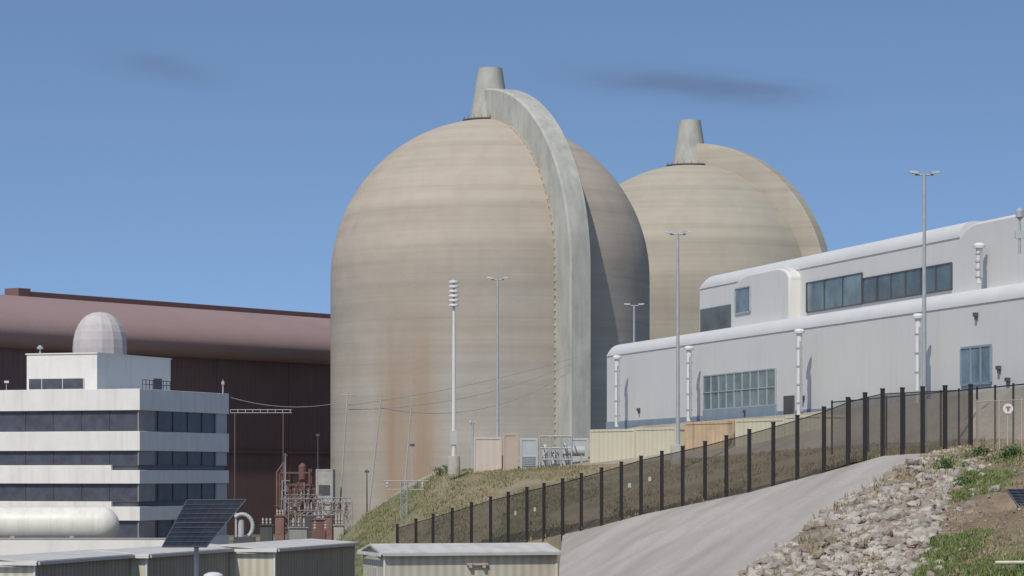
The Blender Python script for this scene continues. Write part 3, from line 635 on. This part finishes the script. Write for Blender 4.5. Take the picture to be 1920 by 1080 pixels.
redwork(558,306,(3.5,5.5,7.5),3.2,((.5,.3,3.6,7.8,'redmetal'),(1.6,.35,3.6,7.0,'redv'),(2.6,.3,3.6,8.6,'redmetal')),'lower rust red steel frame with pipes beside the beige plant hut',8.0,12)
redwork(585,286,(3.0,4.5,6.0),2.6,((.7,.35,2.6,6.2,'redv'),(1.8,.3,2.6,5.6,'galvd')),'small rust red pipe frame in front of the beige plant hut',6.2,12)
t,Ln,H=container(592,624,880,1010,296,296,4,'conc','small beige plant hut at the foot of the large dome, left side','plant_hut','hut')
MB().box(.3,Ln-.3,-.03,.03,H-2.6,H-1.6).build('window',M['mull'],t)
for px,py,py2,D,lab in ((596,812,880,297,'thin dark mast above the small beige plant hut'),(688,880,960,262,'short dark mast rising near the grassy bank'),(773,830,1000,235,'slender pale mast beside the lattice tower'),(535,850,960,285,'thin pale mast before the rust red steelwork')):
    p=W(px,py2,D); tt,top=pole(px,py,py2,D,.07,'mast',lab,'mast','mull' if 'dark' in lab else 'galv'); MB().box(-.2,.2,-.05,.05,top-.3,top-.1).build('bracket',M['mull'],tt)
for i,(px,yt,D,w_,m,lab) in enumerate(((500,985,235,.5,'mull','dark switchgear cubicle behind the solar panel, left of the gantries'),(560,990,228,.7,'galvd','low grey switchgear box at the foot of the gantries'),(636,985,230,.4,'conc','beige switchgear box near the bank foot'),(525,968,262,.4,'redv','rust coloured switchgear cubicle among the gantries'),(598,975,248,.6,'redmetal','dark red transformer box between the gantries'),(578,962,270,.5,'mull','dark cubicle far behind the low gantry'),(615,968,256,.4,'redv','rust coloured box right of the dark red transformer'))):
    p=W(px,HY,D); p.z=0; H=CZ+(HY-yt)/F*D; tt=thing('switchgear_box',lab,'electrical box',p)
    MB().box(-w_,w_,-.5,.5,0,H).build('body',M[m],tt,bevel=.05); MB().box(-w_-.08,w_+.08,-.6,.6,H,H+.06).build('roof',M[m],tt)
    MB().box(-w_*.5,w_*.5,-.53,-.5,H-1.6,H-.3).build('door',M[m],tt)
    for k in range(3): MB().lathe([(.04,H+.06),(.1,H+.2),(.05,H+.3),(.1,H+.42),(.04,H+.6+.2*(i%3))],8,(w_*(-.6+.6*k),0)).build('insulator',M['conc'],tt)
c=W(462,1012,205); t=thing('curved_duct','white curved duct pipe on a dark stand behind the solar panel','duct',c)
mb=MB(); P=[Vector((-.3+.75*math.sin(a),0,.95+.85*math.cos(a))) for a in [R(-40+i*13) for i in range(15)]]
for i in range(14): mb.tube(P[i],P[i+1],.14,.14,n=12)
mb.build('duct',M['greyc'],t,True)
MB().box(-.9,.6,-.2,.6,-1.2,.2).build('stand',M['mull'],t); MB().tube((-.4,.3,.2),(-.4,.3,1.4),.22,n=12).build('core',M['greyc'],t); MB().tube((-.75,.2,.2),(-.75,.2,1.9),.05,n=8).build('pipe',M['white'],t)
# ---------------------------------------------------------------- foreground tank
c=W(0,984,196); rr=34/F*196; zc=c.z; gz=2.3
t=thing('storage_tank','long white horizontal storage tank with rounded end at the lower left','tank',(c.x,c.y,gz))
Lr_=225/F*196-.9; n=36
P=[(-8,.02),(-8,rr*.8),(-7.6,rr)]+[(Lr_-.4+.0,rr)]+[(Lr_-.4+1.25*math.sin(a),rr*math.cos(a)) for a in [math.pi/2*i/10 for i in range(1,10)]]+[(Lr_+.86,.02)]
vs=[];fs=[]
for x,r_ in P:
    for i in range(n): a=2*math.pi*i/n; vs.append((x,r_*math.cos(a),zc-gz+r_*math.sin(a)))
for k in range(len(P)-1):
    for i in range(n): j=(i+1)%n; fs.append((k*n+i,k*n+j,(k+1)*n+j,(k+1)*n+i))
MB().add(vs,fs).build('vessel',M['tank'],t,True)
for x in (-5,1,5): MB().box(x-.15,x+.15,-rr*.8,rr*.8,0,zc-gz-rr*.55).build('saddle',M['conc'],t)
for x in (0,3.6,Lr_-.4):
    mb=MB()
    for i in range(36):
        a=2*math.pi*i/36;b=2*math.pi*(i+1)/36; k=rr+.002; mb.tube((x,k*math.cos(a),zc-gz+k*math.sin(a)),(x,k*math.cos(b),zc-gz+k*math.sin(b)),.012,n=4)
    mb.build('weld_band',M['tank'],t)
a=W(-60,1011,186); t=thing('low_wall','low pale concrete wall in front of the long white tank','wall',(a.x,a.y,2.3))
MB().box(0,(310+60)/F*186,0,.25,0,a.z-2.3).build('wall',M['offwhite2'],t); MB().box(-.05,(310+60)/F*186+.05,-.04,.29,a.z-2.3,a.z-2.22).build('coping',M['conc'],t)
# ---------------------------------------------------------------- sheds
def shed(px,py,D,ang,Ln,Wd,lab,ridge=.5,sm='shed'):
    p=W(px,py,D); ez=p.z; gz=2.3; H=ez-gz; t=thing('storage_shed',lab,'shed',(p.x,p.y,gz),R(ang))
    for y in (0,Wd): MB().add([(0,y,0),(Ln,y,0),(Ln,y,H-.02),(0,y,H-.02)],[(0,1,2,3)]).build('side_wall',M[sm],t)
    for x in (0,Ln): MB().add([(x,0,0),(x,Wd,0),(x,Wd,H-.02),(x,Wd/2,H+ridge-.05),(x,0,H-.02)],[(0,1,2,3,4)]).build('end_wall',M['shede'],t)
    P=[(-.2,H-.06),(-.2,H+.06),(Wd/2,H+ridge+.06),(Wd+.2,H+.06),(Wd+.2,H-.06),(Wd/2,H+ridge-.04)]
    MB().prism(P,-.2,Ln+.2,'x').build('roof',M['shedroof'],t)
    MB().box(-.28,-.2,-.2,Wd+.2,H-.14,H+.02).build('fascia',M['white'],t)
    MB().box(-.1,Ln+.1,-.3,-.2,H-.12,H+.02).build('gutter',M['greyc'],t)
    for x,y in ((-.03,-.03),(Ln-.05,-.03)): MB().box(x,x+.1,y,y+.1,0,H-.14).build('corner_trim',M['white'],t)
    return t,H
shed(65,1054,128,76,13,4.5,'nearest beige shed with pale roof in the bottom left corner',.18,'shedshade')
shed(275,1041,139,76,14,4.8,'second beige shed from the left, before the white tank end',.18,'shedshade')
shed(515,1030,150,76,14,5.2,'third beige shed from the left, behind the solar panel post',.18,'shedshade')
t,H=shed(720,1038,145,15,8.95,5,'rightmost beige shed with long lit wall at the bottom centre',.38)
a=(875-720)/F*149; mb=MB(); mb.box(a,a+1.1,-.16,-.02,H-.62,H-.5); mb.box(a+.1,a+.25,-.22,-.02,H-.75,H-.49); mb.box(a+.8,a+.95,-.22,-.02,H-.75,H-.49); mb.build('wall_lamp',M['tanp'],t)
MB().box(-.04,0,1.6,2.6,0,2.0).build('door',M['greyc'],t)
# ---------------------------------------------------------------- solar panels
def solar(P,base,lab):
    c=(P[0]+P[1]+P[2]+P[3])/4; t=thing('solar_panel',lab,'solar panel',(c.x,c.y,base)); o=Vector((c.x,c.y,base)); Q=[p-o for p in P]
    n=(Q[1]-Q[0]).cross(Q[3]-Q[0]).normalized(); n=-n if n.y>0 else n
    MB().add([q for q in Q]+[q-n*.05 for q in Q],[(0,1,2,3),(4,5,6,7),(0,1,5,4),(1,2,6,5),(2,3,7,6),(3,0,4,7)]).build('panel',M['pv'],t)
    mb=MB()
    for i in range(11):
        k=i/10; mb.tube(Q[0].lerp(Q[3],k)+n*.01,Q[1].lerp(Q[2],k)+n*.01,.013 if i%5 else .022,n=4)
    for i in range(7):
        k=i/6; mb.tube(Q[0].lerp(Q[1],k)+n*.01,Q[3].lerp(Q[2],k)+n*.01,.006 if i%6 else .022,n=4)
    mb.build('frame',M['pvl'],t)
    cc=(Q[0]+Q[2])/2-n*.12
    MB().tube((cc.x,cc.y,0),(cc.x,cc.y,cc.z),.1,n=12).build('post',M['galv'],t,True)
    MB().tube(Q[0].lerp(Q[3],.5)-n*.12,Q[1].lerp(Q[2],.5)-n*.12,.05,n=8).build('support_arm',M['galv'],t)
solar([W(350,938,120.8),W(461,937,121.4),W(388,1025,119.4),W(304,1025,118.8)],2.3,'tilted dark solar panel on a post above the beige sheds')
solar([W(1888,918,96),W(1990,918,96.5),W(1998,985,95),W(1925,972,94.5)],W(1940,1010,96).z-.4,'blue black solar panel cut by the right edge of the frame')
c=W(400,1077,118); t=thing('bollard_lamp','pale domed cap of a post at the bottom edge by the solar panel','post',(c.x,c.y,2.3))
MB().tube((0,0,0),(0,0,c.z-2.4),.1,n=12).build('post',M['white'],t,True); MB().lathe([(.42,c.z-2.4),(.38,c.z-2.3),(.2,c.z-2.22),(.02,c.z-2.2)],20).build('cap',M['white'],t,True)
a=W(1866,1055,83.5); b=W(2000,1054,83.5); o=MB().tube((0,0,0),b-a,.055,n=10).build('pale_pipe',M['cream'],None,True); o.location=a; tag(o,'pale yellow pipe lying at the lower right edge','pipe')
# ---------------------------------------------------------------- light, world, camera
az=R(25); el=R(51)
sv=Vector((-math.sin(az)*math.cos(el),-math.cos(az)*math.cos(el),math.sin(el)))
s=bpy.data.lights.new('sun','SUN'); s.energy=3.45; s.angle=R(.5); s.color=(1,.95,.865); so=bpy.data.objects.new('sun',s); col.objects.link(so); so.rotation_euler=(-sv).to_track_quat('-Z','Y').to_euler()
w=bpy.data.worlds.new('World'); scn.world=w; w.use_nodes=True; nt=w.node_tree; N=nt.nodes; L=nt.links; N.clear()
out=N.new('ShaderNodeOutputWorld'); bg=N.new('ShaderNodeBackground'); bg.inputs[1].default_value=.15
sky=N.new('ShaderNodeTexSky'); sky.sky_type='NISHITA'; sky.sun_disc=False; sky.sun_elevation=el; sky.sun_rotation=math.atan2(sv.x,sv.y); sky.altitude=300; sky.air_density=1.; sky.dust_density=.6; sky.ozone_density=1.9
tc=N.new('ShaderNodeTexCoord')
def mth(op,a,b=None):
    n=N.new('ShaderNodeMath'); n.operation=op
    for i,x in enumerate((a,b)):
        if x is None: continue
        if isinstance(x,(int,float)): n.inputs[i].default_value=x
        else: L.new(x,n.inputs[i])
    return n.outputs[0]
sep=N.new('ShaderNodeSeparateXYZ'); L.new(tc.outputs['Generated'],sep.inputs[0])
z2=mth('ADD',mth('MULTIPLY',sep.outputs['Z'],2.0),.2)
cb=N.new('ShaderNodeCombineXYZ'); L.new(sep.outputs['X'],cb.inputs[0]); L.new(sep.outputs['Y'],cb.inputs[1]); L.new(z2,cb.inputs[2])
nm=N.new('ShaderNodeVectorMath'); nm.operation='NORMALIZE'; L.new(cb.outputs[0],nm.inputs[0]); L.new(nm.outputs[0],sky.inputs['Vector'])
tint=N.new('ShaderNodeVectorMath'); tint.operation='MULTIPLY'; tint.inputs[1].default_value=(.93,.97,.99); L.new(sky.outputs[0],tint.inputs[0])
A=mth('DIVIDE',sep.outputs['X'],sep.outputs['Y']); B=mth('DIVIDE',sep.outputs['Z'],sep.outputs['Y'])
cv=N.new('ShaderNodeCombineXYZ'); L.new(mth('MULTIPLY',A,22),cv.inputs[0]); L.new(mth('MULTIPLY',B,90),cv.inputs[1])
nz=N.new('ShaderNodeTexNoise'); nz.inputs['Scale'].default_value=1.6; nz.inputs['Detail'].default_value=6; nz.inputs['Roughness'].default_value=.5; L.new(cv.outputs[0],nz.inputs['Vector'])
def cl(ca,cb_,sa,sb,tilt):
    da=mth('SUBTRACT',A,ca); db=mth('ADD',mth('SUBTRACT',B,cb_),mth('MULTIPLY',da,tilt))
    q=mth('ADD',mth('POWER',mth('DIVIDE',mth('ABSOLUTE',da),sa),2),mth('POWER',mth('DIVIDE',mth('ABSOLUTE',db),sb),2))
    return mth('EXPONENT',mth('MULTIPLY',q,-1))
cm=mth('ADD',mth('ADD',cl(.049,.1355,.026,.0045,.06),cl(.083,.1315,.022,.0042,.03)),mth('MULTIPLY',cl(-.121,.1405,.017,.0045,.18),.8))
mrn=N.new('ShaderNodeMapRange'); mrn.inputs[1].default_value=.3; mrn.inputs[2].default_value=.62; mrn.inputs[3].default_value=.45; L.new(nz.outputs['Fac'],mrn.inputs[0])
cf=mth('MINIMUM',mth('MULTIPLY',mth('MULTIPLY',cm,mrn.outputs[0]),.7),.7)
mx=N.new('ShaderNodeMix'); mx.data_type='RGBA'; mx.inputs[7].default_value=(.85,1.25,2.1,1); L.new(tint.outputs[0],mx.inputs[6]); L.new(cf,mx.inputs[0])
L.new(mx.outputs[2],bg.inputs[0]); L.new(bg.outputs[0],out.inputs[0])
cd=bpy.data.cameras.new('camera'); cd.sensor_width=36; cd.lens=36*F/1920; cd.shift_y=(HY-540)/1920; cd.clip_end=9000; cd.clip_start=1
co=bpy.data.objects.new('camera',cd); col.objects.link(co); co.location=(0,0,CZ); co.rotation_euler=(R(90),0,0); scn.camera=co
scn.view_settings.view_transform='Standard'; scn.view_settings.look='None'; scn.view_settings.exposure=0
